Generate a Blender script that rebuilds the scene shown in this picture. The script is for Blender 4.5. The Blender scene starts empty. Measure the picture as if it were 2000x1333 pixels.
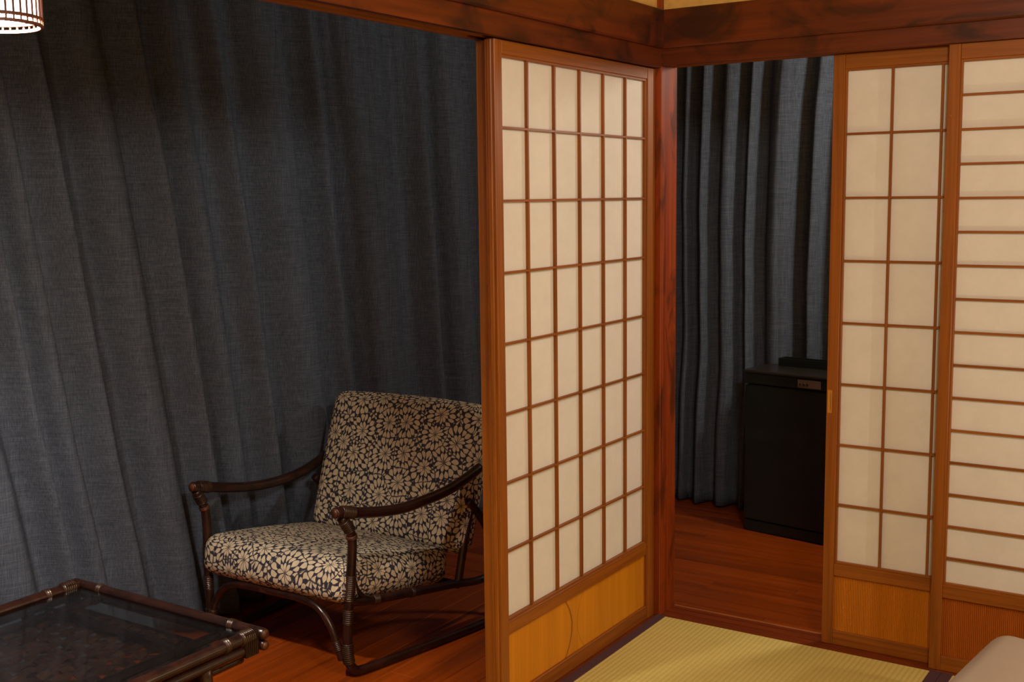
import bpy, bmesh, math, random
from mathutils import Vector, Matrix
import numpy as np
random.seed(7)
S = bpy.context.scene
COL = S.collection

# ------------------------------------------------------------------ camera
cam_d = bpy.data.cameras.new('camera'); cam = bpy.data.objects.new('camera', cam_d); COL.objects.link(cam)
R_ = Vector((0.83809034, 0.54539345, -0.01227076)); U_ = Vector((-0.05753345, 0.11073303, 0.9921835)); F_ = Vector((-0.54248916, 0.83083342, -0.12418265))
cam.matrix_world = Matrix(((R_.x, U_.x, -F_.x, 1.63293), (R_.y, U_.y, -F_.y, -3.15839), (R_.z, U_.z, -F_.z, 1.3810), (0, 0, 0, 1)))
cam_d.sensor_width = 36.0; cam_d.lens = 2257.05/2000*36; cam_d.clip_start = 0.05
S.camera = cam
# ------------------------------------------------------------------ world, lights, exposure
w = bpy.data.worlds.new('world'); S.world = w; w.use_nodes = True
w.node_tree.nodes['Background'].inputs[0].default_value = (0.30, 0.32, 0.40, 1)
w.node_tree.nodes['Background'].inputs[1].default_value = 0.03
S.view_settings.view_transform = 'Standard'; S.view_settings.look = 'None'
S.view_settings.exposure = 0.0; S.view_settings.gamma = 1.0; S.view_settings.use_curve_mapping = False

def point_light(name, loc, power, col, radius):
    d = bpy.data.lights.new(name, 'POINT'); d.energy = power; d.color = col; d.shadow_soft_size = radius
    o = bpy.data.objects.new(name, d); o.location = loc; COL.objects.link(o); return o
WARM = (1.0, 0.91, 0.755)
point_light('room_pendant_light', (1.60, -1.92, 1.96), 73, WARM, 0.15)
point_light('bedside_lamp_light', (2.34, -0.16, 0.74), 21, WARM, 0.015)
point_light('corridor_lamp_light', (1.02, 1.08, 1.92), 42, WARM, 0.12)

ZF = -0.06   # corridor floor level (tatami is z = 0)

# ------------------------------------------------------------------ helpers
def lin(c): return tuple(((v/255)/12.92 if v/255 <= 0.04045 else ((v/255+0.055)/1.055)**2.4) for v in c)
def tag(o, label=None, cat=None, group=None, kind=None):
    if label: o['label'] = label
    if cat: o['category'] = cat
    if group: o['group'] = group
    if kind: o['kind'] = kind
    return o
def empty(name, loc=(0, 0, 0), rz=0.0):
    o = bpy.data.objects.new(name, None); o.location = loc; o.rotation_euler = (0, 0, rz); o.empty_display_size = 0.1
    COL.objects.link(o); return o
def link(name, me, mat, parent=None, loc=(0, 0, 0)):
    o = bpy.data.objects.new(name, me); COL.objects.link(o); o.location = loc
    if mat and not me.materials: me.materials.append(mat)
    if parent: o.parent = parent
    return o
def mesh(name, verts, faces, smooth=False):
    me = bpy.data.meshes.new(name); me.from_pydata([tuple(v) for v in verts], [], faces); me.update()
    if smooth: me.shade_smooth()
    return me
def box_me(name, x0, x1, y0, y1, z0, z1, bev=0.0):
    bm = bmesh.new(); bmesh.ops.create_cube(bm, size=1)
    for v in bm.verts:
        v.co = Vector(((x0+x1)/2+v.co.x*(x1-x0), (y0+y1)/2+v.co.y*(y1-y0), (z0+z1)/2+v.co.z*(z1-z0)))
    if bev > 0: bmesh.ops.bevel(bm, geom=list(bm.edges), offset=bev, segments=1, affect='EDGES')
    me = bpy.data.meshes.new(name); bm.to_mesh(me); bm.free(); return me
def box(name, x0, x1, y0, y1, z0, z1, mat, parent=None, bev=0.0, org=(0, 0, 0)):
    ox, oy, oz = org
    return link(name, box_me(name, x0-ox, x1-ox, y0-oy, y1-oy, z0-oz, z1-oz, bev), mat, parent, (0, 0, 0) if parent else org)
def extrude_me(name, prof, axis, a, b):
    """closed profile (list of 2-D points) swept along axis 'x' or 'y'; the profile's first coordinate is the other horizontal axis"""
    n = len(prof); vs = []
    for t in (a, b):
        for p, z in prof: vs.append((t, p, z) if axis == 'x' else (p, t, z))
    fs = [(i, (i+1) % n, n+(i+1) % n, n+i) for i in range(n)]
    bm = bmesh.new(); bv = [bm.verts.new(v) for v in vs]
    for f in fs: bm.faces.new([bv[i] for i in f])
    bm.faces.new(bv[:n]); bm.faces.new(bv[n:])
    bmesh.ops.recalc_face_normals(bm, faces=list(bm.faces))
    bmesh.ops.triangulate(bm, faces=[f for f in bm.faces if len(f.verts) > 4])
    me = bpy.data.meshes.new(name); bm.to_mesh(me); bm.free(); return me
def smooth_path(pts, step=0.008):
    P = [Vector(p) for p in pts]
    if len(P) == 2:
        n = max(2, int((P[1]-P[0]).length/step)); return [P[0].lerp(P[1], i/n) for i in range(n+1)]
    Q = [P[0]*2-P[1]] + P + [P[-1]*2-P[-2]]; out = []
    for i in range(1, len(Q)-2):
        p0, p1, p2, p3 = Q[i-1:i+3]; n = max(2, int((p2-p1).length/step))
        for k in range(n):
            t = k/n
            out.append(0.5*((2*p1)+(p2-p0)*t+(2*p0-5*p1+4*p2-p3)*t*t+(3*p1-p0-3*p2+p3)*t**3))
    out.append(P[-1]); return out
def tube_me(name, path, rad, n=12, round_cap=True):
    """path: list of Vectors, rad: float or list"""
    L = len(path); rr = rad if isinstance(rad, (list, tuple)) else [rad]*L
    T = [(path[min(i+1, L-1)]-path[max(i-1, 0)]).normalized() for i in range(L)]
    up = Vector((0, 0, 1)) if abs(T[0].z) < 0.9 else Vector((1, 0, 0))
    N = (up-T[0]*up.dot(T[0])).normalized(); vs = []; fs = []; rings = []
    seq = [(path[i], T[i], rr[i]) for i in range(L)]
    if round_cap:
        a, b = seq[0], seq[-1]
        seq = [(a[0]-a[1]*a[2]*0.16, a[1], a[2]*0.82)] + seq + [(b[0]+b[1]*b[2]*0.16, b[1], b[2]*0.82)]
    for c, t, r in seq:
        N = (N-t*N.dot(t)).normalized(); B = t.cross(N)
        rings.append(len(vs))
        for k in range(n):
            a = 2*math.pi*k/n; vs.append(c+N*(r*math.cos(a))+B*(r*math.sin(a)))
    for i in range(len(rings)-1):
        for k in range(n):
            fs.append((rings[i]+k, rings[i]+(k+1) % n, rings[i+1]+(k+1) % n, rings[i+1]+k))
    fs.append(tuple(range(n))[::-1]); fs.append(tuple(rings[-1]+k for k in range(n)))
    return mesh(name, vs, fs, True)
def sub(vecs, o): o = Vector(o); return [Vector(v)-o for v in vecs]

# ------------------------------------------------------------------ materials
class NT:
    def __init__(s, name, rough=0.6, spec=0.4):
        s.m = bpy.data.materials.new(name); s.m.use_nodes = True; s.t = s.m.node_tree; s.N = s.t.nodes; s.L = s.t.links
        s.b = s.N['Principled BSDF']; s.b.inputs['Roughness'].default_value = rough; s.b.inputs['Specular IOR Level'].default_value = spec
    def n(s, k): return s.N.new(k)
    def set(s, sock, v):
        if hasattr(v, 'is_linked') or isinstance(v, bpy.types.NodeSocket): s.L.new(v, sock)
        else: sock.default_value = v
    def math(s, op, a, b=0.0, c=0.0, clamp=False):
        x = s.n('ShaderNodeMath'); x.operation = op; x.use_clamp = clamp
        for i, v in enumerate((a, b, c)): s.set(x.inputs[i], v)
        return x.outputs[0]
    def vmath(s, op, a, b=(0, 0, 0)):
        x = s.n('ShaderNodeVectorMath'); x.operation = op; s.set(x.inputs[0], a); s.set(x.inputs[1], b); return x.outputs[0]
    def obj(s, rnd=0.0):
        tc = s.n('ShaderNodeTexCoord'); v = tc.outputs['Object']
        if rnd:
            oi = s.n('ShaderNodeObjectInfo'); k = s.math('MULTIPLY', oi.outputs['Random'], rnd)
            cb = s.n('ShaderNodeCombineXYZ'); [s.set(cb.inputs[i], k) for i in range(3)]
            v = s.vmath('ADD', v, cb.outputs[0])
        return v
    def noise(s, v, scale=(1, 1, 1), sc=1.0, det=3.0, rough=0.55, dist=0.0):
        mp = s.n('ShaderNodeMapping'); mp.inputs['Scale'].default_value = scale; s.L.new(v, mp.inputs[0])
        x = s.n('ShaderNodeTexNoise'); x.inputs['Scale'].default_value = sc; x.inputs['Detail'].default_value = det
        x.inputs['Roughness'].default_value = rough; x.inputs['Distortion'].default_value = dist
        s.L.new(mp.outputs[0], x.inputs['Vector']); return x.outputs['Fac']
    def ramp(s, f, stops):
        x = s.n('ShaderNodeValToRGB'); e = x.color_ramp.elements
        while len(e) < len(stops): e.new(0.5)
        for i, (p, c) in enumerate(stops): e[i].position = p; e[i].color = (*c, 1)
        s.set(x.inputs[0], f); return x.outputs[0]
    def mix(s, f, a, b, mode='MIX'):
        x = s.n('ShaderNodeMix'); x.data_type = 'RGBA'; x.blend_type = mode
        s.set(x.inputs[0], f)
        for i, v in ((6, a), (7, b)):
            if isinstance(v, tuple): v = (*v, 1) if len(v) == 3 else v
            s.set(x.inputs[i], v)
        return x.outputs[2]
    def bump(s, h, dist=0.001, st=1.0):
        x = s.n('ShaderNodeBump'); x.inputs['Distance'].default_value = dist; x.inputs['Strength'].default_value = st
        s.set(x.inputs['Height'], h); s.L.new(x.outputs[0], s.b.inputs['Normal'])
    def color(s, c): s.set(s.b.inputs['Base Color'], c if not isinstance(c, tuple) else (*c, 1))
AX = {'x': 0, 'y': 1, 'z': 2}
def wood(name, dark, light, axis, rough=0.45, across=60, along=1.6, blotch=0.0, blotch_col=(0.03, 0.012, 0.006), rnd=7.0, var=0.0, spec=0.35, blotch_scale=(3, 3, 3)):
    t = NT(name, rough, spec); v = t.obj(rnd)
    sc = [across]*3; sc[AX[axis]] = along
    g = t.noise(v, tuple(sc), 1.0, 4, 0.6, 0.6)
    sc2 = [across*3.5]*3; sc2[AX[axis]] = along*4
    f = t.noise(v, tuple(sc2), 1.0, 2, 0.5)
    h = t.math('ADD', t.math('MULTIPLY', g, 0.7), t.math('MULTIPLY', f, 0.3))
    c = t.ramp(h, [(0.33, dark), (0.66, light)])
    if blotch > 0:
        b = t.noise(v, blotch_scale, 1.0, 4, 0.6, 0.8)
        k = t.math('MULTIPLY', t.ramp(b, [(0.50, (0, 0, 0)), (0.66, (1, 1, 1))]), blotch)
        c = t.mix(k, c, blotch_col)
    if var > 0:
        oi = t.n('ShaderNodeObjectInfo')
        hs = t.n('ShaderNodeHueSaturation'); t.set(hs.inputs['Value'], t.math('ADD', 1-var, t.math('MULTIPLY', oi.outputs['Random'], 2*var)))
        t.L.new(c, hs.inputs['Color']); c = hs.outputs[0]
    t.color(c); t.bump(h, 0.0006, 0.5); return t.m
def plain(name, col, rough=0.6, spec=0.4, metal=0.0):
    t = NT(name, rough, spec); t.b.inputs['Metallic'].default_value = metal
    v = t.obj(3.0); n = t.noise(v, (1, 1, 1), 60, 3)
    t.color(t.ramp(n, [(0.3, tuple(k*0.85 for k in col)), (0.7, col)])); return t.m

FR_D, FR_L = (0.1839, 0.04904, 0.00351), (0.3319, 0.09949, 0.00756)
M = {}
for a in 'xyz':
    M['frame_'+a] = wood('shoji_frame_wood_'+a, FR_D, FR_L, a, 0.42, 70, 1.5)
    M['dark_'+a] = wood('stained_beam_wood_'+a, (0.07098, 0.01217, 0.0012), (0.1622, 0.02902, 0.0022), a, 0.42, 26, 1.2, 0.85, (0.02434, 0.006084, 0.0012), blotch_scale=(4, 4, 6))
    M['sill_'+a] = wood('sill_wood_'+a, (0.1105, 0.01792, 0.0024), (0.2295, 0.042, 0.0048), a, 0.36, 60, 1.5, 0.35)
    M['plank_'+a] = wood('floor_plank_wood_'+a, (0.19, 0.031, 0.002), (0.39, 0.070, 0.0046), a, 0.33, 34, 1.0, 0.0, rnd=11, var=0.16, spec=0.4)
M['post'] = wood('corner_post_wood', (0.1615, 0.0234, 0.0028), (0.34, 0.0572, 0.006), 'z', 0.30, 26, 0.9, 0.8, (0.06375, 0.013, 0.0024), blotch_scale=(14, 14, 4), spec=0.5)
M['koshi_b'] = None
def koshi(name, dark, light, ribs, crack):
    t = NT(name, 0.5, 0.3); v = t.obj()
    sp = t.n('ShaderNodeSeparateXYZ'); t.L.new(v, sp.inputs[0]); X, Z = sp.outputs[0], sp.outputs[2]
    g = t.noise(v, (26, 26, 1.1), 1.0, 4, 0.6, 0.5); f = t.noise(v, (260, 260, 5), 1.0, 2)
    h = t.math('ADD', t.math('MULTIPLY', g, 0.75), t.math('MULTIPLY', f, 0.25))
    c = t.ramp(h, [(0.32, dark), (0.68, light)])
    if ribs:
        s = t.math('SINE', t.math('MULTIPLY', X, 2*math.pi/ribs))
        k = t.math('MULTIPLY', t.math('ADD', t.math('MULTIPLY', s, 0.5), 0.5), 0.22)
        c = t.mix(k, c, tuple(q*0.4 for q in dark)); t.bump(s, 0.0012, 0.8)
    if crack:   # one wandering darker grain line down the board, and a fainter one beside it
        for (x0, bend, wd, st, zlo, zhi) in ((0.345, 0.050, 0.0060, 0.85, 0.0, 1.0), (0.452, -0.05, 0.003, 0.4, 0.0, 1.0)):
            n = t.math('MULTIPLY', t.math('SUBTRACT', t.noise(v, (0, 0, 60), 1.0, 2), 0.5), 0.010)
            zz = t.math('DIVIDE', t.math('SUBTRACT', Z, 0.13), 0.085)
            q = t.math('MULTIPLY', t.math('SUBTRACT', 1.0, t.math('MULTIPLY', zz, zz)), bend*0.75)
            cx = t.math('ADD', t.math('ADD', q, n), x0)
            d = t.math('ABSOLUTE', t.math('SUBTRACT', X, cx))
            mk = t.math('MULTIPLY', t.math('SUBTRACT', 1.0, t.math('DIVIDE', d, wd), clamp=True), st)
            c = t.mix(mk, c, (0.16, 0.035, 0.006))
    t.color(c); return t.m
M['koshi_a'] = koshi('plain_base_panel_wood', (0.483, 0.1716, 0.004), (0.651, 0.2444, 0.0068), 0, True)
M['koshi_b'] = koshi('ribbed_base_panel_wood', (0.4802, 0.144, 0.004), (0.6473, 0.2064, 0.0064), 0.0052, False)
M['koshi_c'] = koshi('ribbed_dark_base_panel_wood', (0.3336, 0.07013, 0.00256), (0.4448, 0.1031, 0.00352), 0.0052, False)
# washi paper
t = NT('washi_paper', 0.85, 0.1); v = t.obj(2.0); n = t.noise(v, (1, 1, 1), 14, 6, 0.7)
c = t.ramp(n, [(0.3, (0.74, 0.70, 0.62)), (0.7, (0.80, 0.765, 0.69))]); t.color(c)
tr = t.n('ShaderNodeBsdfTranslucent'); t.L.new(c, tr.inputs[0]); mx = t.n('ShaderNodeMixShader'); mx.inputs[0].default_value = 0.06
t.L.new(t.b.outputs[0], mx.inputs[1]); t.L.new(tr.outputs[0], mx.inputs[2]); t.L.new(mx.outputs[0], t.N['Material Output'].inputs[0]); M['paper'] = t.m
# plaster
M['plaster'] = plain('sand_plaster', (0.7719, 0.4805, 0.135), 0.9, 0.1)
M['plaster_dark'] = plain('corridor_plaster', (0.30, 0.26, 0.21), 0.9, 0.1)
M['ceil'] = wood('ceiling_board_wood', (0.288, 0.143, 0.05), (0.4, 0.2145, 0.085), 'x', 0.6, 20, 0.8)
# tatami
t = NT('tatami_rush', 0.62, 0.25); v = t.obj()
sp = t.n('ShaderNodeSeparateXYZ'); t.L.new(v, sp.inputs[0]); X, Y = sp.outputs[0], sp.outputs[1]
wob = t.math('MULTIPLY', t.noise(v, (1, 14, 1), 1.0, 2), 0.002)
rib = t.math('ABSOLUTE', t.math('SINE', t.math('MULTIPLY', t.math('ADD', X, wob), math.pi/0.0152)))
rush = t.noise(v, (6, 420, 1), 1.0, 2); big = t.noise(v, (3, 3, 3), 1.0, 3)
c = t.ramp(t.math('ADD', t.math('MULTIPLY', rush, 0.6), t.math('MULTIPLY', big, 0.4)), [(0.3, (0.57, 0.4503, 0.1265)), (0.7, (0.7068, 0.5814, 0.1815))])
k = t.math('MULTIPLY', t.math('SUBTRACT', 1.0, t.math('POWER', rib, 0.6)), 0.30)
c = t.mix(k, c, (0.30, 0.22, 0.05)); t.color(c)
t.bump(t.math('ADD', rib, t.math('MULTIPLY', rush, 0.3)), 0.0012, 0.7); M['tatami'] = t.m
# tatami border cloth
t = NT('tatami_border_cloth', 0.8, 0.15); v = t.obj(); n = t.noise(v, (900, 900, 900), 1.0, 2)
t.color(t.ramp(n, [(0.3, (0.060, 0.026, 0.030)), (0.7, (0.115, 0.055, 0.062))])); M['border'] = t.m
# curtain slub weave
t = NT('slub_weave_curtain', 0.9, 0.08); v = t.obj()
def slub(tt, v, hor):
    ver = tt.noise(v, (430, 430, 9), 1.0, 3, 0.65); hz = tt.noise(v, hor, 1.0, 3, 0.65); fine = tt.noise(v, (700, 700, 700), 1.0, 1)
    return tt.math('ADD', tt.math('ADD', tt.math('MULTIPLY', ver, 0.42), tt.math('MULTIPLY', hz, 0.36)), tt.math('MULTIPLY', fine, 0.22))
h = slub(t, v, (14, 14, 430))
t.color(t.ramp(h, [(0.36, (0.036, 0.042, 0.058)), (0.50, (0.080, 0.098, 0.135)), (0.64, (0.138, 0.166, 0.222))])); t.bump(h, 0.0012, 0.5); M['curtain'] = t.m
# rattan
def rattan(name, d, l, rough):
    t = NT(name, rough, 0.5); v = t.obj(5.0); n = t.noise(v, (25, 25, 25), 1.0, 4, 0.6, 0.5)
    t.color(t.ramp(n, [(0.32, d), (0.7, l)])); return t.m
M['rattan'] = rattan('dark_lacquered_rattan', (0.012, 0.0050, 0.0038), (0.040, 0.0125, 0.0075), 0.28)
M['cane_bind'] = rattan('cane_binding', (0.018, 0.007, 0.0035), (0.055, 0.022, 0.009), 0.36)
M['cane_end'] = rattan('rattan_cut_end', (0.06, 0.018, 0.007), (0.15, 0.045, 0.016), 0.45)
M['weave'] = rattan('woven_shelf_cane', (0.05, 0.018, 0.010), (0.15, 0.055, 0.026), 0.40)
# glass
t = NT('smoked_glass', 0.03, 0.5); t.b.inputs['Base Color'].default_value = (0.62, 0.66, 0.66, 1); t.b.inputs['Transmission Weight'].default_value = 1.0; t.b.inputs['IOR'].default_value = 1.5
M['glass'] = t.m
# printed cushion cloth: cells of radiating petals, drawn from polar coordinates about each cell's centre
t = NT('petal_print_cotton', 0.85, 0.1)
tc = t.n('ShaderNodeTexCoord'); uv = tc.outputs['UV']
SC = 9.6
p = t.vmath('SCALE', uv); p.node.inputs['Scale'].default_value = SC
nz = t.n('ShaderNodeTexNoise'); nz.inputs['Scale'].default_value = 3.2; nz.inputs['Detail'].default_value = 1.0; t.L.new(p, nz.inputs['Vector'])
off = t.vmath('SUBTRACT', nz.outputs['Color'], (0.5, 0.5, 0.5)); off2 = t.vmath('SCALE', off); off2.node.inputs['Scale'].default_value = 0.16
pd = t.vmath('ADD', p, off2)
def vor(feat):
    x = t.n('ShaderNodeTexVoronoi'); x.voronoi_dimensions = '2D'; x.feature = feat; x.inputs['Scale'].default_value = 1.0; x.inputs['Randomness'].default_value = 0.80
    t.L.new(pd, x.inputs['Vector']); return x
v1 = vor('F1'); v2 = vor('DISTANCE_TO_EDGE')
d = t.vmath('SUBTRACT', pd, v1.outputs['Position'])
sp = t.n('ShaderNodeSeparateXYZ'); t.L.new(d, sp.inputs[0])
r = v1.outputs['Distance']; th = t.math('DIVIDE', t.math('ARCTAN2', sp.outputs[1], sp.outputs[0]), 2*math.pi)
sc_ = t.n('ShaderNodeSeparateColor'); t.L.new(v1.outputs['Color'], sc_.inputs[0])
DR = 0.275
rs = t.math('DIVIDE', t.math('SUBTRACT', r, 0.015), DR); ring = t.math('FLOOR', rs); rr = t.math('FRACT', rs)
cnt = t.math('ADD', t.math('FLOOR', t.math('ADD', 9.0, t.math('MULTIPLY', sc_.outputs[0], 3.0))), t.math('MULTIPLY', ring, 6.0))
aa = t.math('ADD', t.math('MULTIPLY', th, cnt), t.math('ADD', t.math('MULTIPLY', ring, 0.5), sc_.outputs[1]))
cell = t.math('FLOOR', aa)
# each petal gets its own slight sideways bend and length
wn = t.n('ShaderNodeTexWhiteNoise'); wn.noise_dimensions = '3D'; cb = t.n('ShaderNodeCombineXYZ')
t.set(cb.inputs[0], cell); t.set(cb.inputs[1], ring); t.set(cb.inputs[2], t.math('MULTIPLY', sc_.outputs[2], 37.0)); t.L.new(cb.outputs[0], wn.inputs['Vector'])
jit = t.math('SUBTRACT', wn.outputs['Value'], 0.5)
ac = t.math('ABSOLUTE', t.math('ADD', t.math('SUBTRACT', t.math('FRACT', aa), 0.5), t.math('MULTIPLY', jit, t.math('MULTIPLY', 0.22, rr))))
prof = t.math('POWER', t.math('SINE', t.math('MULTIPLY', math.pi, t.math('POWER', rr, 1.35))), 0.52)
wid = t.math('MULTIPLY', prof, t.math('ADD', 0.462, t.math('MULTIPLY', jit, 0.04)))
pet = t.math('MULTIPLY', t.math('SUBTRACT', wid, ac), 14.0, clamp=True)
edge = t.math('MULTIPLY', t.math('SUBTRACT', v2.outputs['Distance'], 0.007), 45.0, clamp=True)
mask = t.math('MULTIPLY', pet, edge)
tone = t.noise(uv, (90, 90, 90), 1.0, 3)
lightc = t.ramp(tone, [(0.3, (0.62, 0.525, 0.36)), (0.7, (0.78, 0.675, 0.49))])
darkc = t.ramp(tone, [(0.3, (0.030, 0.027, 0.042)), (0.7, (0.062, 0.056, 0.080))])
t.color(t.mix(mask, darkc, lightc)); wv = t.noise(uv, (1400, 1400, 1400), 1.0, 1); t.bump(wv, 0.0004, 0.4); M['petal'] = t.m
# bedding, fridge, lamp
t = NT('white_bed_linen', 0.85, 0.1); v = t.obj(); n = t.noise(v, (4.2, 3.8, 3.3), 1.0, 4); t.color(t.ramp(n, [(0.3, (0.4368, 0.3572, 0.2904)), (0.7, (0.4872, 0.4028, 0.33))]))
t.bump(n, 0.01, 0.4); M['linen'] = t.m
M['black'] = plain('black_fridge_enamel', (0.013, 0.016, 0.015), 0.45, 0.3)
M['black2'] = plain('black_fridge_top_plastic', (0.030, 0.026, 0.022), 0.30, 0.5)
M['grey'] = plain('grey_control_label', (0.16, 0.11, 0.085), 0.5)
t = NT('lit_lantern_paper', 0.9, 0.1); t.b.inputs['Base Color'].default_value = (0.9, 0.87, 0.8, 1)
t.b.inputs['Emission Color'].default_value = (1.0, 0.90, 0.82, 1); t.b.inputs['Emission Strength'].default_value = 5.0; M['lamp_paper'] = t.m
M['lamp_wood'] = wood('lantern_slat_wood', (0.10, 0.035, 0.02), (0.22, 0.08, 0.045), 'z', 0.5)
M['window_dark'] = plain('night_window_glass', (0.012, 0.013, 0.017), 0.1, 0.5)

# ------------------------------------------------------------------ room shell
RX, RY = 3.9, -3.95        # inner room extents
tats = empty('floor', (0, 0, 0)); tag(tats, 'straw-coloured tatami mats with dark cloth borders and brown corridor boards', 'floor', kind='structure')
def tatami(x0, x1, y0, y1, rz=0.0):
    cx, cy = (x0+x1)/2, (y0+y1)/2
    e = box('tatami_mat', -(x1-x0)/2, (x1-x0)/2, -(y1-y0)/2, (y1-y0)/2, -0.05, 0.0, M['tatami'], tats, 0.004); e.location = (cx, cy, 0)
    hx = (x1-x0)/2
    for s in (-1, 1):
        b = box('cloth_border', min(s*hx, s*(hx-0.031)), max(s*hx, s*(hx-0.031)), -(y1-y0)/2, (y1-y0)/2, -0.048, 0.0018, M['border'], e, 0.0008)
    return e
tatami(0.0115, 0.9165, -1.62, 0.186); tatami(0.9175, 1.8225, -1.62, 0.186); tatami(1.8235, 2.7285, -1.62, 0.186); tatami(2.7295, 3.63, -1.62, 0.186)
tatami(0.0115, 0.9165, -3.43, -1.621); tatami(0.9175, 1.8225, -3.43, -1.621); tatami(1.8235, 2.7285, -3.43, -1.621); tatami(2.7295, 3.63, -3.43, -1.621)
# corridor boards: lengthwise past the left opening, crosswise past the far opening
box('subfloor', -1.50, 4.0, -4.0, 1.95, ZF-0.12, ZF-0.021, M['plaster_dark'], tats)
pw = 0.0905
def planks(axis, a0, a1, cuts):
    cache = {}; i = 0; a = a0
    while a < a1-0.01:
        cs = cuts(i)
        for b0, b1 in zip(cs[:-1], cs[1:]):
            L = round(b1-b0, 3)
            if L not in cache:
                g = 0.0006
                cache[L] = (box_me('plank', -L/2+g, L/2-g, -pw/2+g, pw/2-g, -0.02, 0, 0.0012) if axis == 'x' else box_me('plank', -pw/2+g, pw/2-g, -L/2+g, L/2-g, -0.02, 0, 0.0012))
            c = ((b0+b1)/2, a+pw/2, ZF) if axis == 'x' else (a+pw/2, (b0+b1)/2, ZF)
            link('floor_plank', cache[L], M['plank_'+axis], tats, c)
        a += pw; i += 1
planks('y', -1.45, -0.095, lambda i: [-3.95, -2.72+0.45*((i*2) % 3-1)*0.7, -0.95+0.42*((i*5) % 3-1), 0.30])
planks('x', 0.301, 1.93, lambda i: [-1.45, -0.62+0.33*((i*2) % 3-1)-0.1*(i % 2), 0.42+0.30*((i*5) % 4-1.5), 1.55+0.2*(i % 3), 2.9])

# grooved sills (shikii)
def sill_prof(front, sgn):
    # grooves shallow 2 mm; front edge at `front`, depth 0.105 going away from the room
    pts = [(0, 0), (0.014, 0), (0.014, -0.002), (0.048, -0.002), (0.048, 0), (0.052, 0), (0.052, -0.002), (0.087, -0.002), (0.087, 0), (0.1145, 0), (0.1145, ZF-0.02), (0, ZF-0.02)]
    return [(front+sgn*p, z) for p, z in pts]
o = link('trim_1', extrude_me('sill', sill_prof(0.0105, -1), 'y', -3.5, 0.182), M['sill_y']); tag(o, 'grooved wooden sill under the grid shoji beside the tatami', 'sill', kind='structure')
o = link('trim_2', extrude_me('sill', sill_prof(0.1868, 1), 'x', 0.021, 1.85), M['sill_x']); tag(o, 'grooved wooden sill in front of the black refrigerator', 'sill', kind='structure')
M['pale_edge'] = wood('pale_sill_edge_wood', (0.26, 0.075, 0.02), (0.42, 0.15, 0.05), 'x', 0.4, 80, 3.0)
link('pale_lip', box_me('pale_lip', 0.021, 0.60, 0.2915, 0.3008, -0.02, 0.0022, 0.0012), M['pale_edge'], o)  # thin, slightly raised strip along the sill's back edge, paler than the sill
# grooved head beams (kamoi)# grooved head beams (kamoi)
def kamoi_prof(front, sgn, zb):
    zt = 1.88
    pts = [(0, zt), (0, zb), (0.018, zb), (0.018, zb+0.016), (0.050, zb+0.016), (0.050, zb+0.003), (0.056, zb+0.003), (0.056, zb+0.016), (0.088, zb+0.016), (0.088, zb+0.004), (0.105, zb+0.004), (0.105, zt)]
    return [(front+sgn*p, z) for p, z in pts]
o = link('trim_3', extrude_me('head_beam', kamoi_prof(0.0195, -1, 1.7735), 'y', -3.5, 0.184), M['dark_y']); tag(o, 'grooved dark lintel along the top of the wide left opening', 'lintel', kind='structure')
for a_, b_, z_ in ((-0.0375, -0.0295, 1.7758), (-0.0860, -0.0680, 1.7768)): link('groove_strip', box_me('groove_strip', a_, b_, -3.5, 0.183, z_, z_+0.012, 0.0006), M['frame_y'], o)  # ridge and back lip in paler wood: lantern light on the underside as colour
o = link('trim_4', extrude_me('head_beam', kamoi_prof(0.1835, 1, 1.779), 'x', 0.018, 1.85), M['dark_x']); tag(o, 'grooved dark lintel over the opening to the refrigerator', 'lintel', kind='structure')
for a_, b_, z_ in ((0.2325, 0.2405, 1.7813), (0.2710, 0.2890, 1.7823)): link('groove_strip', box_me('groove_strip', 0.021, 1.80, a_, b_, z_, z_+0.012, 0.0006), M['frame_x'], o)  # same paler wood here, light on the underside put into the colour
# nageshi beams above
def nageshi(front, sgn):
    pts = [(0, 1.836), (0, 1.944), (0.004, 1.9475), (0.060, 1.9475), (0.060, 1.831), (0.004, 1.831)]
    return [(front+sgn*p, z) for p, z in pts]
o = link('trim_5', extrude_me('frieze_beam', nageshi(0.035, -1), 'y', -3.6, 0.1675), M['dark_y']); tag(o, 'wide blotchy brown wall beam above the left opening', 'beam', kind='structure')
o = link('trim_6', extrude_me('frieze_beam', nageshi(0.168, 1), 'x', -0.02, RX), M['dark_x']); tag(o, 'wide blotchy brown wall beam above the far opening', 'beam', kind='structure')
# posts
o = box('trim_7', -0.098, 0.020, 0.1835, 0.300, ZF, 2.45, M['post'], None, 0.0025, (-0.04, 0.24, 0)); tag(o, 'glossy red-brown wooden corner post between the two openings', 'post', kind='structure')
o = box('trim_8', 1.80, 1.918, 0.1835, 0.300, ZF, 2.45, M['post'], None, 0.0025, (1.86, 0.24, 0)); tag(o, 'red-brown post at the right end of the far opening', 'post', kind='structure')
o = box('trim_9', -0.098, 0.020, -3.62, -3.50, ZF, 2.45, M['post'], None, 0.0025, (-0.04, -3.56, 0)); tag(o, 'red-brown post at the near end of the left opening', 'post', kind='structure')
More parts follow.
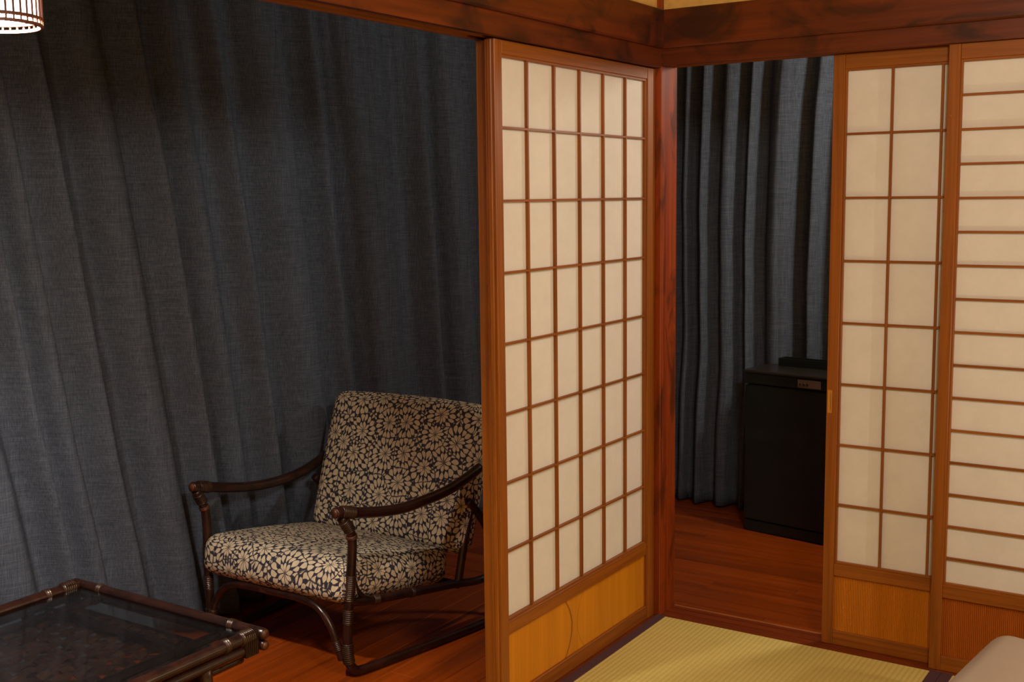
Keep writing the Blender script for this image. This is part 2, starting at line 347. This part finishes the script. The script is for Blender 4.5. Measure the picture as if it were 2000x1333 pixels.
# walls and ceilings
o = box('wall_left', -0.07, 0.004, -3.5, 0.1835, 1.86, 2.45, M['plaster'], None); tag(o, 'ochre plaster strip of wall above the left beam', 'wall', kind='structure')
o = box('wall_back', 0.020, 1.80, 0.199, 0.27, 1.86, 2.45, M['plaster'], None); tag(o, 'ochre plaster strip of wall above the far beam', 'wall', kind='structure')
o = box('wall_alcove', 1.918, RX+0.1, 0.199, 0.27, -0.06, 2.45, M['plaster'], None); tag(o, 'ochre plaster wall to the right of the shoji', 'wall', kind='structure')
o = box('wall_right', RX, RX+0.1, RY-0.1, 0.199, -0.06, 2.45, M['plaster'], None); tag(o, 'ochre plaster wall on the right of the room', 'wall', kind='structure')
o = box('wall_front', -1.5, RX, RY-0.1, RY, -0.2, 2.45, M['plaster'], None); tag(o, 'ochre plaster wall behind the camera', 'wall', kind='structure')
o = box('ceiling', -1.6, RX+0.1, RY-0.1, 2.0, 2.45, 2.50, M['ceil'], None); tag(o, 'brown boarded ceiling above room and corridor', 'ceiling', kind='structure')
o = box('wall_window_side', -1.50, -1.44, RY, 1.95, -0.2, 2.45, M['plaster_dark'], None); tag(o, 'corridor wall hidden behind the long curtain', 'wall', kind='structure')
o = box('wall_corridor_end', -1.44, RX, 1.93, 1.99, -0.2, 2.45, M['plaster_dark'], None); tag(o, 'corridor wall hidden behind the far curtain', 'wall', kind='structure')
o = box('wall_corridor_right', 2.95, 3.02, 0.27, 1.93, -0.2, 2.45, M['plaster_dark'], None); tag(o, 'plaster wall at the right end of the corridor', 'wall', kind='structure')

# ------------------------------------------------------------------ shoji panels
def shoji(name, loc, rz, W, kx, rows_z, st=0.034, th=0.030, koshi_m=None, label='', group=None, step_edge=False, right_st=None, zt=1.7715):
    e = empty(name, loc, rz); tag(e, label, 'shoji', group)
    rs_ = right_st or st; ZT = zt
    fx, fz = M['frame_x'], M['frame_z']
    # stiles with a small rebate along their meeting edge
    for x0, x1 in ((0, st), (W-rs_, W)):
        link('stile', box_me('stile', x0, x1, 0, th, 0, ZT, 0.0015), fz, e)
    if step_edge:      # raised bead along the leading edge
        link('edge_bead', box_me('edge_bead', -0.004, 0.003, 0.0085, th-0.0085, 0.0, ZT, 0.0015), fz, e)
    for nm, z0, z1 in (('top_rail', 1.7365, ZT), ('middle_rail', 0.2185, 0.2565), ('bottom_rail', 0.0, 0.044)):
        link(nm, box_me(nm, st, W-rs_, 0.0015, th-0.001, z0, z1, 0.0015), fx, e)
    kt = 0.0062; kd0, kd1 = 0.0055, 0.0155     # kumiko width and depth range
    gx0, gx1, gz0, gz1 = st, W-rs_, 0.2565, 1.7365
    # thin inner frame round the paper
    for nm, a in (('inner_frame', (gx0, gx0+0.006, gz0, gz1)), ('inner_frame', (gx1-0.006, gx1, gz0, gz1))):
        link(nm, box_me(nm, a[0], a[1], kd0-0.001, kd1+0.001, a[2], a[3], 0.0006), fz, e)
    for a in ((gx0+0.006, gx1-0.006, gz0, gz0+0.0065), (gx0+0.006, gx1-0.006, gz1-0.0065, gz1)):
        link('inner_frame', box_me('inner_frame', a[0], a[1], kd0-0.001, kd1+0.001, a[2], a[3], 0.0006), fx, e)
    vme = box_me('upright_bar', -kt/2, kt/2, kd0, kd1, gz0+0.006, gz1-0.006, 0.0005)
    for x in kx: link('upright_bar', vme, fz, e, (x, 0, 0))
    hme = box_me('cross_bar', gx0+0.005, gx1-0.005, kd0+0.0006, kd1, -kt/2, kt/2, 0.0005)
    for z in rows_z: link('cross_bar', hme, fx, e, (0, 0, z))
    link('paper', box_me('paper', gx0-0.004, gx1+0.004, kd1, kd1+0.0009, gz0-0.004, gz1+0.004), M['paper'], e)
    link('base_panel', box_me('base_panel', st-0.003, W-rs_+0.003, 0.010, 0.016, 0.041, 0.2215), koshi_m, e)
    return e
# left opening: two panels pushed together against the corner post
WA = 0.9035
kxA = [-0.722*-1+(-0.0031-0.1387*i) for i in range(5)]
rowsA = [1.740-0.185*k for k in range(1, 8)]
shoji('shoji_panel', (0.0, -0.722, 0.0), math.pi/2, WA, kxA, rowsA, koshi_m=M['koshi_a'], step_edge=True, right_st=0.052,
      label='front paper shoji panel with small-square grid and plain orange base, beside the armchair', group='shoji stacked at the corner post')
shoji('shoji_panel', (-0.0362, -0.7075, 0.0), math.pi/2, 0.888, kxA, rowsA, koshi_m=M['koshi_a'], right_st=0.052,
      label='rear shoji panel showing only its brown edge left of the small-square front panel', group='shoji stacked at the corner post')
kxB = [0.1690+0.1372*i for i in range(6)]
sB1 = shoji('shoji_panel', (0.548, 0.2317, 0.0), 0.0, 0.905, kxB[:5], [1.735-0.185*k for k in range(1, 8)], st=0.0335, koshi_m=M['koshi_b'], zt=1.7785,
      label='narrow-looking shoji panel with two columns of paper squares beside the refrigerator', group='shoji of the far opening')
shoji('shoji_panel', (0.8765, 0.1985, 0.0), 0.0, 0.915, [0.315, 0.60], [1.735-0.0933*k for k in range(1, 16)], st=0.0315, koshi_m=M['koshi_c'], zt=1.7785,
      label='right-hand shoji panel with only close horizontal bars across the paper', group='shoji of the far opening')
# finger pull let into the stile beside the refrigerator
fp = link('finger_pull', box_me('finger_pull', 0.004, 0.017, -0.0006, 0.004, 0.722, 0.792, 0.0005), wood('pale_pull_wood', (0.42, 0.17, 0.02), (0.60, 0.27, 0.03), 'z'), sB1); fp['label'] = 'pale inset finger pull'
link('pull_slot', box_me('pull_slot', 0.0125, 0.0137, -0.0011, 0.003, 0.732, 0.782), M['lamp_wood'], fp)

# ------------------------------------------------------------------ curtains
def smooth_noise(n, seed):
    rng = np.random.RandomState(seed); v = rng.rand(n+8)*2-1
    def f(t):
        i = math.floor(t); u = t-i; u = u*u*(3-2*u); return v[i % (n+8)]*(1-u)+v[(i+1) % (n+8)]*u
    return f
def fold_fn(vals, amps):
    """height (-1 valley .. +1 ridge) as a function of position, from a list of valley positions"""
    def f(s):
        if s <= vals[0] or s >= vals[-1]: return -0.4
        for i in range(len(vals)-1):
            if vals[i] <= s < vals[i+1]:
                t = (s-vals[i])/(vals[i+1]-vals[i]); t = t+0.09*math.sin(2*math.pi*t)*(1 if i % 2 else -1); a_ = amps[i]*(0.25*max(0.0, math.sin(math.pi*t))+1.75*math.sin(math.pi*t)**2-1)-(1-amps[i])*0.45; return a_
        return 0
    return f
def curtain(name, axis, base, sgn, s0, s1, z0, z1, vals, amps, amp, lean, label, zref=1.05, ds=0.006, nz=44, seed=1, rail=True):
    n = int((s1-s0)/ds); ff = fold_fn(vals, amps); n1, n2, n3 = smooth_noise(400, seed), smooth_noise(400, seed+1), smooth_noise(60, seed+2)
    org = Vector((base, (s0+s1)/2, z0)) if axis == 'y' else Vector(((s0+s1)/2, base, z0))
    vs, fs = [], []
    for j in range(nz+1):
        zz = z0+(z1-z0)*j/nz
        top = max(0.0, (zz-1.55)/0.6)
        for i in range(n+1):
            s = s0+(s1-s0)*i/n
            q = s-lean*(zref-zz)*(1.0 if axis == 'x' else max(0.35, min(1.3, 1.0-0.45*s)))
            q += 0.012*n3(zz*3+s*2+5)
            h = ff(q)*(1-0.30*min(1, top))
            h = h*amp + 0.0050*n1((q+4)*31) + 0.0030*n2((q+4)*70+zz*0.8)+min(1, top)*0.006*n2((q+4)*52)
            zq = zz+(0.006*n3(s*9) if j == 0 else 0)
            p = Vector((base+sgn*h, s, zq)) if axis == 'y' else Vector((s, base+sgn*h, zq))
            vs.append(p-org)
    W = n+1
    for j in range(nz):
        for i in range(n): fs.append((j*W+i, j*W+i+1, (j+1)*W+i+1, (j+1)*W+i))
    e = empty(name, org); tag(e, label, 'curtain', 'blue-grey curtains of the corridor')
    me = mesh('cloth', vs, fs, True); c = link('cloth', me, M['curtain'], e)
    md = c.modifiers.new('thickness', 'SOLIDIFY'); md.thickness = 0.0015
    a = (org.x, s0, z1) if axis == 'y' else (s0, org.y, z1); b = (org.x, s1, z1) if axis == 'y' else (s1, org.y, z1)
    link('curtain_rail', tube_me('curtain_rail', smooth_path([Vector(a)-org+Vector((0, 0, 0.02)), Vector(b)-org+Vector((0, 0, 0.02))], 0.5), 0.012), M['rattan'], e)
    return e
vA = [-1.284, -1.145, -1.061, -0.883, -0.703, -0.507, -0.393, -0.179, 0.06, 0.244, 0.603, 0.867]
left = [-1.284-0.17*k-0.02*(k % 3) for k in range(12, 0, -1)]; right = [0.867+0.2*k+0.03*(k % 2) for k in range(1, 6)]
vals = left+vA+right; rnd = random.Random(3); amps = [rnd.uniform(0.55, 0.95) for _ in vals]
for i, a in enumerate(vals):
    if a in (-0.883, -0.703, 0.244, 0.603): amps[i] = 1.0
    if a in (-1.145, -0.507): amps[i] = 0.55
curtain('window_curtain', 'y', -1.333, 1, -3.3, 1.665, ZF+0.012, 2.2, vals, amps, 0.050, 0.12, 'long blue-grey woven curtain hanging behind the rattan armchair', seed=4)
vB = [-0.80, -0.63, -0.580, -0.445, -0.345, -0.236, -0.070, 0.065]
vals = [-1.16, -0.96]+vB+[0.09+0.16*k+0.02*(k % 2) for k in range(1, 14)]; amps = [0.95]*len(vals); amps[3] = 0.5
curtain('window_curtain', 'x', 1.735, -1, -1.245, 2.15, ZF+0.012, 2.2, vals, amps, 0.044, -0.02, 'blue-grey woven curtain hanging behind the black refrigerator', seed=9)

# ------------------------------------------------------------------ refrigerator and the tray on it
fr = empty('mini_fridge', (-0.194, 1.442, ZF), math.atan2(-0.057, 0.378)); tag(fr, 'black knee-high refrigerator standing in front of the far curtain', 'refrigerator')
FW, FD, FH = 0.455, 0.215, 0.70
box('body', 0, FW, 0.030, FD, 0.0, FH-0.012, M['black'], fr, 0.004)
box('door', 0.002, FW-0.002, 0.0, 0.028, 0.052, FH-0.062, M['black'], fr, 0.006)
box('front_band', 0.001, FW-0.001, -0.002, 0.029, FH-0.058, FH-0.012, M['black'], fr, 0.004)
box('kick_plate', 0.004, FW-0.004, 0.004, 0.029, 0.004, 0.048, M['black'], fr, 0.003)
box('top_lid', -0.003, FW+0.003, -0.006, FD, FH-0.012, FH+0.002, M['black2'], fr, 0.004)
cp = box('control_panel', 0.250, 0.352, -0.0045, -0.001, FH-0.052, FH-0.018, M['grey'], fr, 0.001); cp['label'] = 'small brownish control panel'
for k in range(3): link('button', tube_me('button', smooth_path([(0.264+0.016*k, -0.004, FH-0.036), (0.264+0.016*k, -0.0075, FH-0.036)], 0.002), 0.005, 10), M['black2'], cp)
for x in (0.03, FW-0.03): box('foot', x-0.015, x+0.015, 0.06, 0.09, -0.0005, 0.01, M['black2'], fr)
tr = empty('serving_tray', (-0.0, 1.615, ZF+FH+0.002), math.atan2(-0.057, 0.378)); tag(tr, 'black low tray lying at the back on the refrigerator top', 'tray')
for nm, a in (('tray_base', (-0.10, 0.20, -0.03, 0.03, 0, 0.006)), ('tray_side', (-0.10, 0.20, -0.03, -0.024, 0.006, 0.034)), ('tray_side', (-0.10, 0.20, 0.024, 0.03, 0.006, 0.034)), ('tray_end', (-0.10, -0.094, -0.024, 0.024, 0.006, 0.034)), ('tray_end', (0.194, 0.20, -0.024, 0.024, 0.006, 0.034))):
    box(nm, *a, M['black'], tr, 0.001)

# ------------------------------------------------------------------ cushions
def rounded_box(name, a, b, c, r, bulge=(0, 0, 0), uvoff=(0, 0), droop=None, res=0.018):
    def axis_pts(h):
        e = [r*k/5 for k in range(5)]
        m = max(4, int((2*h-2*r)/res)); mid = [r+(2*h-2*r)*k/m for k in range(m+1)]
        f = e+mid+[2*h-r+r*k/5 for k in range(1, 6)]
        return [x-h for x in f]
    X, Y, Z = axis_pts(a), axis_pts(b), axis_pts(c)
    verts, index, faces, uvs = [], {}, [], []
    def vid(p):
        k = tuple(round(q, 5) for q in p)
        if k not in index:
            index[k] = len(verts); q = Vector(p); inn = Vector((max(-a+r, min(a-r, q.x)), max(-b+r, min(b-r, q.y)), max(-c+r, min(c-r, q.z)))); d = q-inn
            if d.length > 1e-9:
                m = max(abs(d.x), abs(d.y), abs(d.z)); q = inn+d.normalized()*m if d.length > r else inn+d.normalized()*m
            u, v, w_ = q.x/a, q.y/b, q.z/c
            kx, ky, kz = (max(0, 1-u*u), max(0, 1-v*v), max(0, 1-w_*w_))
            q = Vector((q.x+bulge[0]*u*ky*kz, q.y+bulge[1]*v*kx*kz, q.z+bulge[2]*w_*(kx**0.6)*(ky**0.6)))
            if droop: q = droop(q, u, v, w_)
            verts.append(q)
        return index[k]
    def face(g, hgrid, mk, uvf, flip):
        for i in range(len(g)-1):
            for j in range(len(hgrid)-1):
                cs = [(g[i], hgrid[j]), (g[i+1], hgrid[j]), (g[i+1], hgrid[j+1]), (g[i], hgrid[j+1])]
                if flip: cs = cs[::-1]
                faces.append(tuple(vid(mk(*q)) for q in cs)); uvs.append([uvf(*q) for q in cs])
    face(X, Y, lambda x, y: (x, y, c), lambda x, y: (x, y), False)
    face(X, Y, lambda x, y: (x, y, -c), lambda x, y: (x+1.3, y), True)
    face(X, Z, lambda x, z: (x, -b, z), lambda x, z: (x, -b-(c-z)), False)
    face(X, Z, lambda x, z: (x, b, z), lambda x, z: (x, b+(c-z)), True)
    face(Y, Z, lambda y, z: (a, y, z), lambda y, z: (a+(c-z), y), False)
    face(Y, Z, lambda y, z: (-a, y, z), lambda y, z: (-a-(c-z), y), True)
    me = mesh(name, verts, faces, True); ul = me.uv_layers.new(name='UVMap'); k = 0
    for f in uvs:
        for u in f: ul.data[k].uv = (u[0]+5+uvoff[0], u[1]+5+uvoff[1]); k += 1
    return me

# ------------------------------------------------------------------ rattan armchair
CO = Vector((-0.905, -0.40, ZF))
ch = empty('rattan_armchair', CO); tag(ch, 'low dark rattan armchair with petal-print cushions facing the glass table', 'armchair')
def cane(name, pts, r, mat='rattan', parent=None, step=0.010, n=12, cap=True):
    return link(name, tube_me(name, sub(smooth_path(pts, step), CO), r, n, cap), M[mat], parent or ch)
def binding(pts, s0, s1, r, parent, pitch=0.0062, amp=0.0013, mat='cane_bind', org=None):
    """cane wound round a tube between arc lengths s0 and s1 of its path"""
    path = smooth_path(pts, 0.003); acc = [0]
    for i in range(1, len(path)): acc.append(acc[-1]+(path[i]-path[i-1]).length)
    if s1 < 0: s1 = acc[-1]+s1
    if s0 < 0: s0 = acc[-1]+s0
    out, rad, s = [], [], s0
    def at(s):
        s = max(0, min(acc[-1], s)); i = max(0, min(len(acc)-2, int(np.searchsorted(acc, s))-1)); t = (s-acc[i])/max(1e-9, acc[i+1]-acc[i]); return path[i].lerp(path[i+1], t)
    k = 0
    while s <= s1:
        out.append(at(s)); rad.append(r+0.0012+amp*(1 if k % 4 in (1, 2) else -0.6)); s += pitch/4; k += 1
    return link('binding', tube_me('binding', sub(out, org if org is not None else CO), rad, 14, False), M[mat], parent)
RA = 0.0172
armR = [(-0.604, -0.690, 0.468), (-0.598, -0.655, 0.464), (-0.592, -0.61, 0.452), (-0.583, -0.516, 0.434), (-0.575, -0.415, 0.422), (-0.567, -0.311, 0.424), (-0.558, -0.198, 0.433), (-0.550, -0.081, 0.459), (-0.548, -0.03, 0.476)]
armL = [(-1.222, -0.680, 0.464), (-1.221, -0.645, 0.458), (-1.224, -0.600, 0.446), (-1.228, -0.510, 0.425), (-1.232, -0.400, 0.405), (-1.238, -0.270, 0.396), (-1.243, -0.160, 0.402), (-1.246, -0.06, 0.424), (-1.247, -0.02, 0.440)]
def side(sx, arm, xfoot, spl, yf):
    a = cane('arm', arm, RA)
    path = sub(smooth_path(arm, 0.01), CO); d = (path[0]-path[1]).normalized()
    link('cut_end', tube_me('cut_end', [path[0]+d*0.0022, path[0]+d*0.0042], RA*0.80, 14, False), M['cane_end'], a)
    binding(arm, 0.022, 0.070, RA, a)
    xa = arm[1][0]
    # front leg: drops from the arm to the floor, turns and runs back along the floor, then climbs to the back
    leg = [(xa-0.002*sx, -0.668, 0.448), (xa+0.004*sx, -0.640, 0.405), (xa+0.002*sx, -0.628, 0.36), (xa-0.004*sx, -0.632, 0.26), (xa-0.010*sx, -0.640, 0.15), (xfoot, -0.645, 0.05), (xfoot, -0.640, -0.005),
           (xfoot+0.004*sx, -0.622, -0.034), (xfoot+0.012*sx, -0.585, ZF+0.0150), (xfoot+0.05*spl, -0.40, ZF+0.0145), (xfoot+0.095*spl, -0.15, ZF+0.0145), (xfoot+0.108*spl, -0.02, ZF+0.0146), (xfoot+0.100*spl, 0.035, ZF+0.03), (xfoot+0.085*spl, 0.062, ZF+0.075), (xfoot+0.06*spl, 0.070, 0.15), (xfoot+0.045*spl, 0.045, 0.33), (xa+0.046*spl, 0.015, 0.470)]
    l = cane('leg', leg, 0.0145)
    binding(leg, 0.012, 0.055, 0.0158, l, 0.006)
    binding(leg, 0.068, 0.080, 0.0150, l, 0.005, 0.0012, 'cane_end')
    # seat rail
    m_ = 1.0 if sx > 0 else 0.25
    rail = [(xa-0.006*sx, -0.640, 0.190), (xa+0.0*sx, -0.596, 0.172), (xa+0.022*sx*m_, -0.342, 0.132), (xa+0.040*sx*m_, -0.181, 0.110), (xa+0.055*sx*m_, -0.055, 0.090), (xa+0.072*sx*m_, -0.004, 0.105), (xa+0.076*sx*m_, 0.012, 0.165), (xa+0.066*sx*m_, -0.012, 0.26), (xa+0.056*sx*m_, -0.062, 0.335), (xa+0.050*sx*m_, -0.098, 0.375)]
    r = cane('seat_rail', rail, 0.0135)
    binding(rail, 0.10, 0.125, 0.0135, r, 0.005); binding(rail, 0.27, 0.285, 0.0135, r, 0.005)
    # where the rail meets the leg
    binding(leg, 0.195, 0.275, 0.0145, l, 0.0062)
    binding(leg, 0.300, 0.345, 0.0145, l, 0.0062)
    binding(leg, 0.405, 0.470, 0.0165, l, 0.0064)
    # gusset curves either side of the leg
    cane('gusset', [(xa-0.008*sx, -0.618, 0.270), (xa-0.005*sx, -0.606, 0.215), (xa+0.004*sx, -0.575, 0.178), (xa+0.010*sx, -0.53, 0.166)], 0.0075)
    # back upright
    k_ = 0.040 if sx > 0 else -0.045
    back = [(xa+k_*sx, -0.150, 0.105), (xa+k_*sx, -0.105, 0.25), (xa+k_*sx, -0.045, 0.42), (xa+k_*sx, 0.020, 0.60)]
    b = cane('back_upright', back, 0.0135)
    return leg, back
legR, backR = side(1, armR, -0.612, 1, -0.65)
legL, backL = side(-1, armL, -1.200, -0.4, -0.65)
arch = [(-0.626, -0.657, 0.005), (-0.636, -0.662, 0.045), (-0.660, -0.664, 0.105), (-0.705, -0.664, 0.152), (-0.775, -0.662, 0.168), (-0.905, -0.660, 0.168), (-1.035, -0.662, 0.166), (-1.105, -0.664, 0.148), (-1.150, -0.664, 0.100), (-1.174, -0.662, 0.045), (-1.184, -0.657, 0.005)]
ar = cane('front_arch', arch, 0.0115)
binding(arch, 0.03, 0.06, 0.0115, ar, 0.005); binding(arch, -0.06, -0.03, 0.0115, ar, 0.005)
cane('front_crossbar', [(-0.600, -0.625, 0.178), (-1.215, -0.625, 0.178)], 0.0135)
cane('rear_crossbar', [(-0.555, -0.150, 0.100), (-1.235, -0.150, 0.100)], 0.0135)
cane('back_crossbar', [(-0.560, 0.020, 0.60), (-0.905, 0.030, 0.605), (-1.176, 0.020, 0.60)], 0.0135)
cane('back_crossbar', [(-0.560, -0.052, 0.40), (-1.176, -0.052, 0.40)], 0.011)
for x in (-0.74, -0.905, -1.07): cane('seat_slat', [(x, -0.625, 0.170), (x, -0.40, 0.135), (x, -0.150, 0.100)], 0.009)
for x in (-0.74, -0.905, -1.07): cane('back_slat', [(x, -0.150, 0.100), (x, -0.050, 0.400), (x, 0.026, 0.60)], 0.009)
def seat_droop(q, u, v, w_):
    q.z += -0.010*max(0, -v)**3*(1 if w_ < 0 else 0.3)
    q.x *= 1+0.02*v
    return q
sm = rounded_box('seat_cushion', 0.312, 0.265, 0.060, 0.042, (0.012, 0.018, 0.016), (0.03, 0.02), seat_droop)
sc = link('seat_cushion', sm, M['petal'], ch, Vector((-0.910, -0.405, 0.204))-CO); sc.rotation_euler = (math.radians(-9.5), 0, math.radians(0)); sc['label'] = 'seat cushion printed with cream petals on dark navy'
def back_droop(q, u, v, w_):
    q.z += 0.004*math.sin(3*u)
    return q
bm_ = rounded_box('back_cushion', 0.334, 0.252, 0.055, 0.045, (0.008, 0.010, 0.022), (0.41, 1.37), back_droop)
bc = link('back_cushion', bm_, M['petal'], ch, Vector((-0.886, -0.030, 0.432))-CO); bc.rotation_euler = (math.radians(71), 0, 0); bc['label'] = 'back cushion printed with cream petals on dark navy'

# ------------------------------------------------------------------ glass-topped rattan table
TO = Vector((-0.685, -1.61, ZF)); tb = empty('rattan_table', TO); tag(tb, 'low dark rattan table with a glass top and woven shelf', 'table')
tx0, tx1, ty0, ty1, tz = -1.025, -0.352, -1.965, -1.255, 0.345
def cane2(name, pts, r, mat='rattan', parent=None, n=12, cap=True, step=0.02):
    return link(name, tube_me(name, sub(smooth_path(pts, step), TO), r, n, cap), M[mat], parent or tb)
def ends(pts, r, par):
    for a, b in ((pts[0], pts[1]), (pts[-1], pts[-2])):
        a, b = Vector(a), Vector(b); d = (a-b).normalized()
        link('cut_end', tube_me('cut_end', sub([a+d*0.0021, a+d*0.0042], TO), r*0.80, 14, False), M['cane_end'], par)
ov = 0.022
for y in (ty1, ty0):                      # rails along x, two stacked canes, ends proud of the corner
    for z, r in ((tz, 0.0138), (tz-0.0285, 0.0125)):
        pts = [(tx0-ov, y, z), (tx1+ov, y, z)]; o = cane2('top_rail', pts, r); ends(pts, r, o)
        if z == tz:
            L = tx1-tx0+2*ov
            for s in (0.10, L-0.118): binding(pts, s, s+0.018, r, o, 0.006, 0.0014, 'cane_bind', TO)
for x in (tx0, tx1):                      # rails along y
    for z, r in ((tz+0.0005, 0.0150), (tz-0.0285, 0.0130)):
        pts = [(x, ty0+0.012, z), (x, ty1-0.014, z)]; o = cane2('side_rail', pts, r)
        if z > tz:
            L = ty1-ty0-0.026
            for s in (0.082, L-0.100): binding(pts, s, s+0.018, r, o, 0.006, 0.0014, 'cane_bind', TO)
            for s in (0.008, L-0.048): binding(pts, s, s+0.040, r+0.0005, o, 0.006, 0.0014, 'cane_bind', TO)
for x in (tx0, tx1):
    for y in (ty0, ty1):
        sy = 1 if y > -1.6 else -1
        # vertical lashing holding the stacked canes at the corner
        pts = [(x, y-sy*0.034, tz+0.004), (x, y-sy*0.034, tz-0.042)]
        bm = bmesh.new()
        for k in range(7):
            r_ = bmesh.ops.create_cube(bm, size=1)['verts']; yc = y-sy*0.034+(k-3)*0.0060
            for v_ in r_: v_.co = Vector((x+v_.co.x*0.0350-TO.x, yc+v_.co.y*0.0058-TO.y, tz-0.0145+v_.co.z*0.0620-TO.z))
        bmesh.ops.bevel(bm, geom=list(bm.edges), offset=0.0026, segments=2, affect='EDGES')
        me_ = bpy.data.meshes.new('corner_lashing'); bm.to_mesh(me_); bm.free(); o = link('corner_lashing', me_, M['cane_bind'], tb)
        leg = [(x-0.004*(1 if x > -0.7 else -1), y-sy*0.165, tz-0.035), (x-0.004*(1 if x > -0.7 else -1), y-sy*0.165, ZF)]
        l = cane2('leg', leg, 0.0170)
        binding(leg, 0.22, 0.26, 0.0170, l, 0.006, 0.0013, 'cane_bind', TO)
for x in (tx0+0.100, tx1-0.100):
    pts = [(x, ty0+0.01, tz-0.020), (x, ty1-0.01, tz-0.020)]; o = cane2('inner_bar', pts, 0.0115)
    L = ty1-ty0-0.02
    for s in (0.012, 0.15, L-0.166, L-0.028): binding(pts, s, s+0.016, 0.0115, o, 0.0055, 0.0013, 'cane_bind', TO)
for y in (ty0+0.110, ty1-0.110):
    pts = [(tx0+0.01, y, tz-0.043), (tx1-0.01, y, tz-0.043)]; o = cane2('inner_bar', pts, 0.0115)
box('glass_top', tx0+0.0135, tx1-0.0135, ty0+0.0125, ty1-0.0125, tz-0.0065, tz+0.0005, M['glass'], tb, 0.0008, TO).location = (0, 0, 0)
# woven shelf
zs = 0.280
for y in (ty0+0.03, ty1-0.03): cane2('shelf_rail', [(tx0+0.03, y, zs), (tx1-0.03, y, zs)], 0.0110)
for x in (tx0+0.035, tx1-0.035): cane2('shelf_rail', [(x, ty0+0.03, zs), (x, ty1-0.03, zs)], 0.0110)
sx0, sx1, sy0, sy1 = tx0+0.030, tx1-0.030, ty0+0.03, ty1-0.03
def weave_strip(axis, L, w, n, ph):
    vs, fs = [], []
    for i in range(4*n+1):
        t = L*i/(4*n); h = 0.0034*math.sin(math.pi*(2*n*i/(4*n)*0.5*2/1+0)*1.0+ph)
        for s, d in ((-1, 0.0012), (1, 0.0012), (1, -0.0012), (-1, -0.0012)):
            vs.append((t, s*w/2, h+d) if axis == 'x' else (s*w/2, t, h+d))
    for i in range(4*n):
        for k in range(4): fs.append((4*i+k, 4*i+(k+1) % 4, 4*i+4+(k+1) % 4, 4*i+4+k))
    fs += [(0, 1, 2, 3), (4*4*n, 4*4*n+3, 4*4*n+2, 4*4*n+1)]
    return mesh('shelf_strip', vs, fs)
nx, ny = 13, 13
mx_ = [weave_strip('x', sx1-sx0, 0.030, nx, ph) for ph in (0, math.pi)]; my_ = [weave_strip('y', sy1-sy0, 0.032, ny, ph) for ph in (math.pi, 0)]
for j in range(ny): link('shelf_strip', mx_[j % 2], M['weave'], tb, (sx0-TO.x, sy0+(j+0.5)*(sy1-sy0)/ny-TO.y, zs+0.004-TO.z))
for i in range(nx): link('shelf_strip', my_[i % 2], M['weave'], tb, (sx0+(i+0.5)*(sx1-sx0)/nx-TO.x, sy0-TO.y, zs+0.004-TO.z))

# ------------------------------------------------------------------ lit hanging lantern
LO = Vector((-0.42, -1.815, 1.728)); la = empty('hanging_lantern', LO); tag(la, 'lit paper lantern with dark wooden slats hanging above the table', 'lantern')
LR, LH = 0.094, 0.24
def ring_me(name, r0, r1, z0, z1, n=48):
    vs, fs = [], []
    for k in range(n):
        a = 2*math.pi*k/n
        for r, z in ((r0, z0), (r1, z0), (r1, z1), (r0, z1)): vs.append((r*math.cos(a), r*math.sin(a), z))
    for k in range(n):
        b = 4*k; c = 4*((k+1) % n)
        for i in range(4): fs.append((b+i, b+(i+1) % 4, c+(i+1) % 4, c+i))
    return mesh(name, vs, fs)
for z in (-0.0125, 0.0, LH*0.5, LH): link('hoop', ring_me('hoop', LR-0.002, LR+0.003, z-0.003, z+0.003), M['lamp_wood'], la)
sm_ = box_me('slat', -0.0018, 0.0018, -0.0012, 0.0012, -0.014, LH+0.012, 0.0003)
for k in range(42):
    a = 2*math.pi*(k+0.3)/42; o = link('slat', sm_, M['lamp_wood'], la, (LR*1.028*math.cos(a), LR*1.028*math.sin(a), 0)); o.rotation_euler = (0, 0, a+math.pi/2)
vs = []; n = 48
for z in (0.002, LH): vs += [((LR-0.004)*math.cos(2*math.pi*k/n), (LR-0.004)*math.sin(2*math.pi*k/n), z) for k in range(n)]
fs = [(k, (k+1) % n, n+(k+1) % n, n+k) for k in range(n)]+[tuple(range(n, 2*n))]
link('paper_shade', mesh('paper_shade', vs, fs, False), M['lamp_paper'], la)
bulb = bpy.data.lights.new('lantern_bulb', 'POINT'); bulb.energy = 94; bulb.color = (1.0, 0.89, 0.78); bulb.shadow_soft_size = 0.035
bo = bpy.data.objects.new('lantern_bulb', bulb); bo.location = LO+Vector((0, 0, 0.085)); COL.objects.link(bo)
bv = rounded_box('bulb', 0.028, 0.028, 0.034, 0.026, res=0.02); b_ = link('bulb', bv, M['lamp_paper'], la, (0, 0, 0.155))
link('cord', tube_me('cord', smooth_path([(0, 0, LH), (0, 0, 2.45-LO.z)], 0.1), 0.004, 8, False), M['black'], la)
link('ceiling_rose', tube_me('ceiling_rose', [Vector((0, 0, 2.43-LO.z)), Vector((0, 0, 2.449-LO.z))], 0.04, 20, False), M['lamp_wood'], la)

# ------------------------------------------------------------------ futon on the tatami
FO = Vector((1.503, -0.960, 0.0)); fu = empty('futon', FO, math.radians(-6.5)); tag(fu, 'white quilted futon lying on the tatami in front of the barred shoji', 'futon')
def quilt(q, u, v, w_):
    q.z += 0.006*math.sin(q.x*9+1)*math.cos(q.y*7)*(1 if w_ > 0 else 0); return q
q = link('quilt', rounded_box('quilt', 0.530, 0.930, 0.088, 0.062, (0.01, 0.01, 0.010), (0, 0), quilt, 0.05), M['linen'], fu, (0, 0, 0.139))
q = link('mattress', rounded_box('mattress', 0.515, 0.905, 0.035, 0.030, (0, 0, 0), (0, 0), None, 0.08), M['linen'], fu, (0, 0, 0.035))
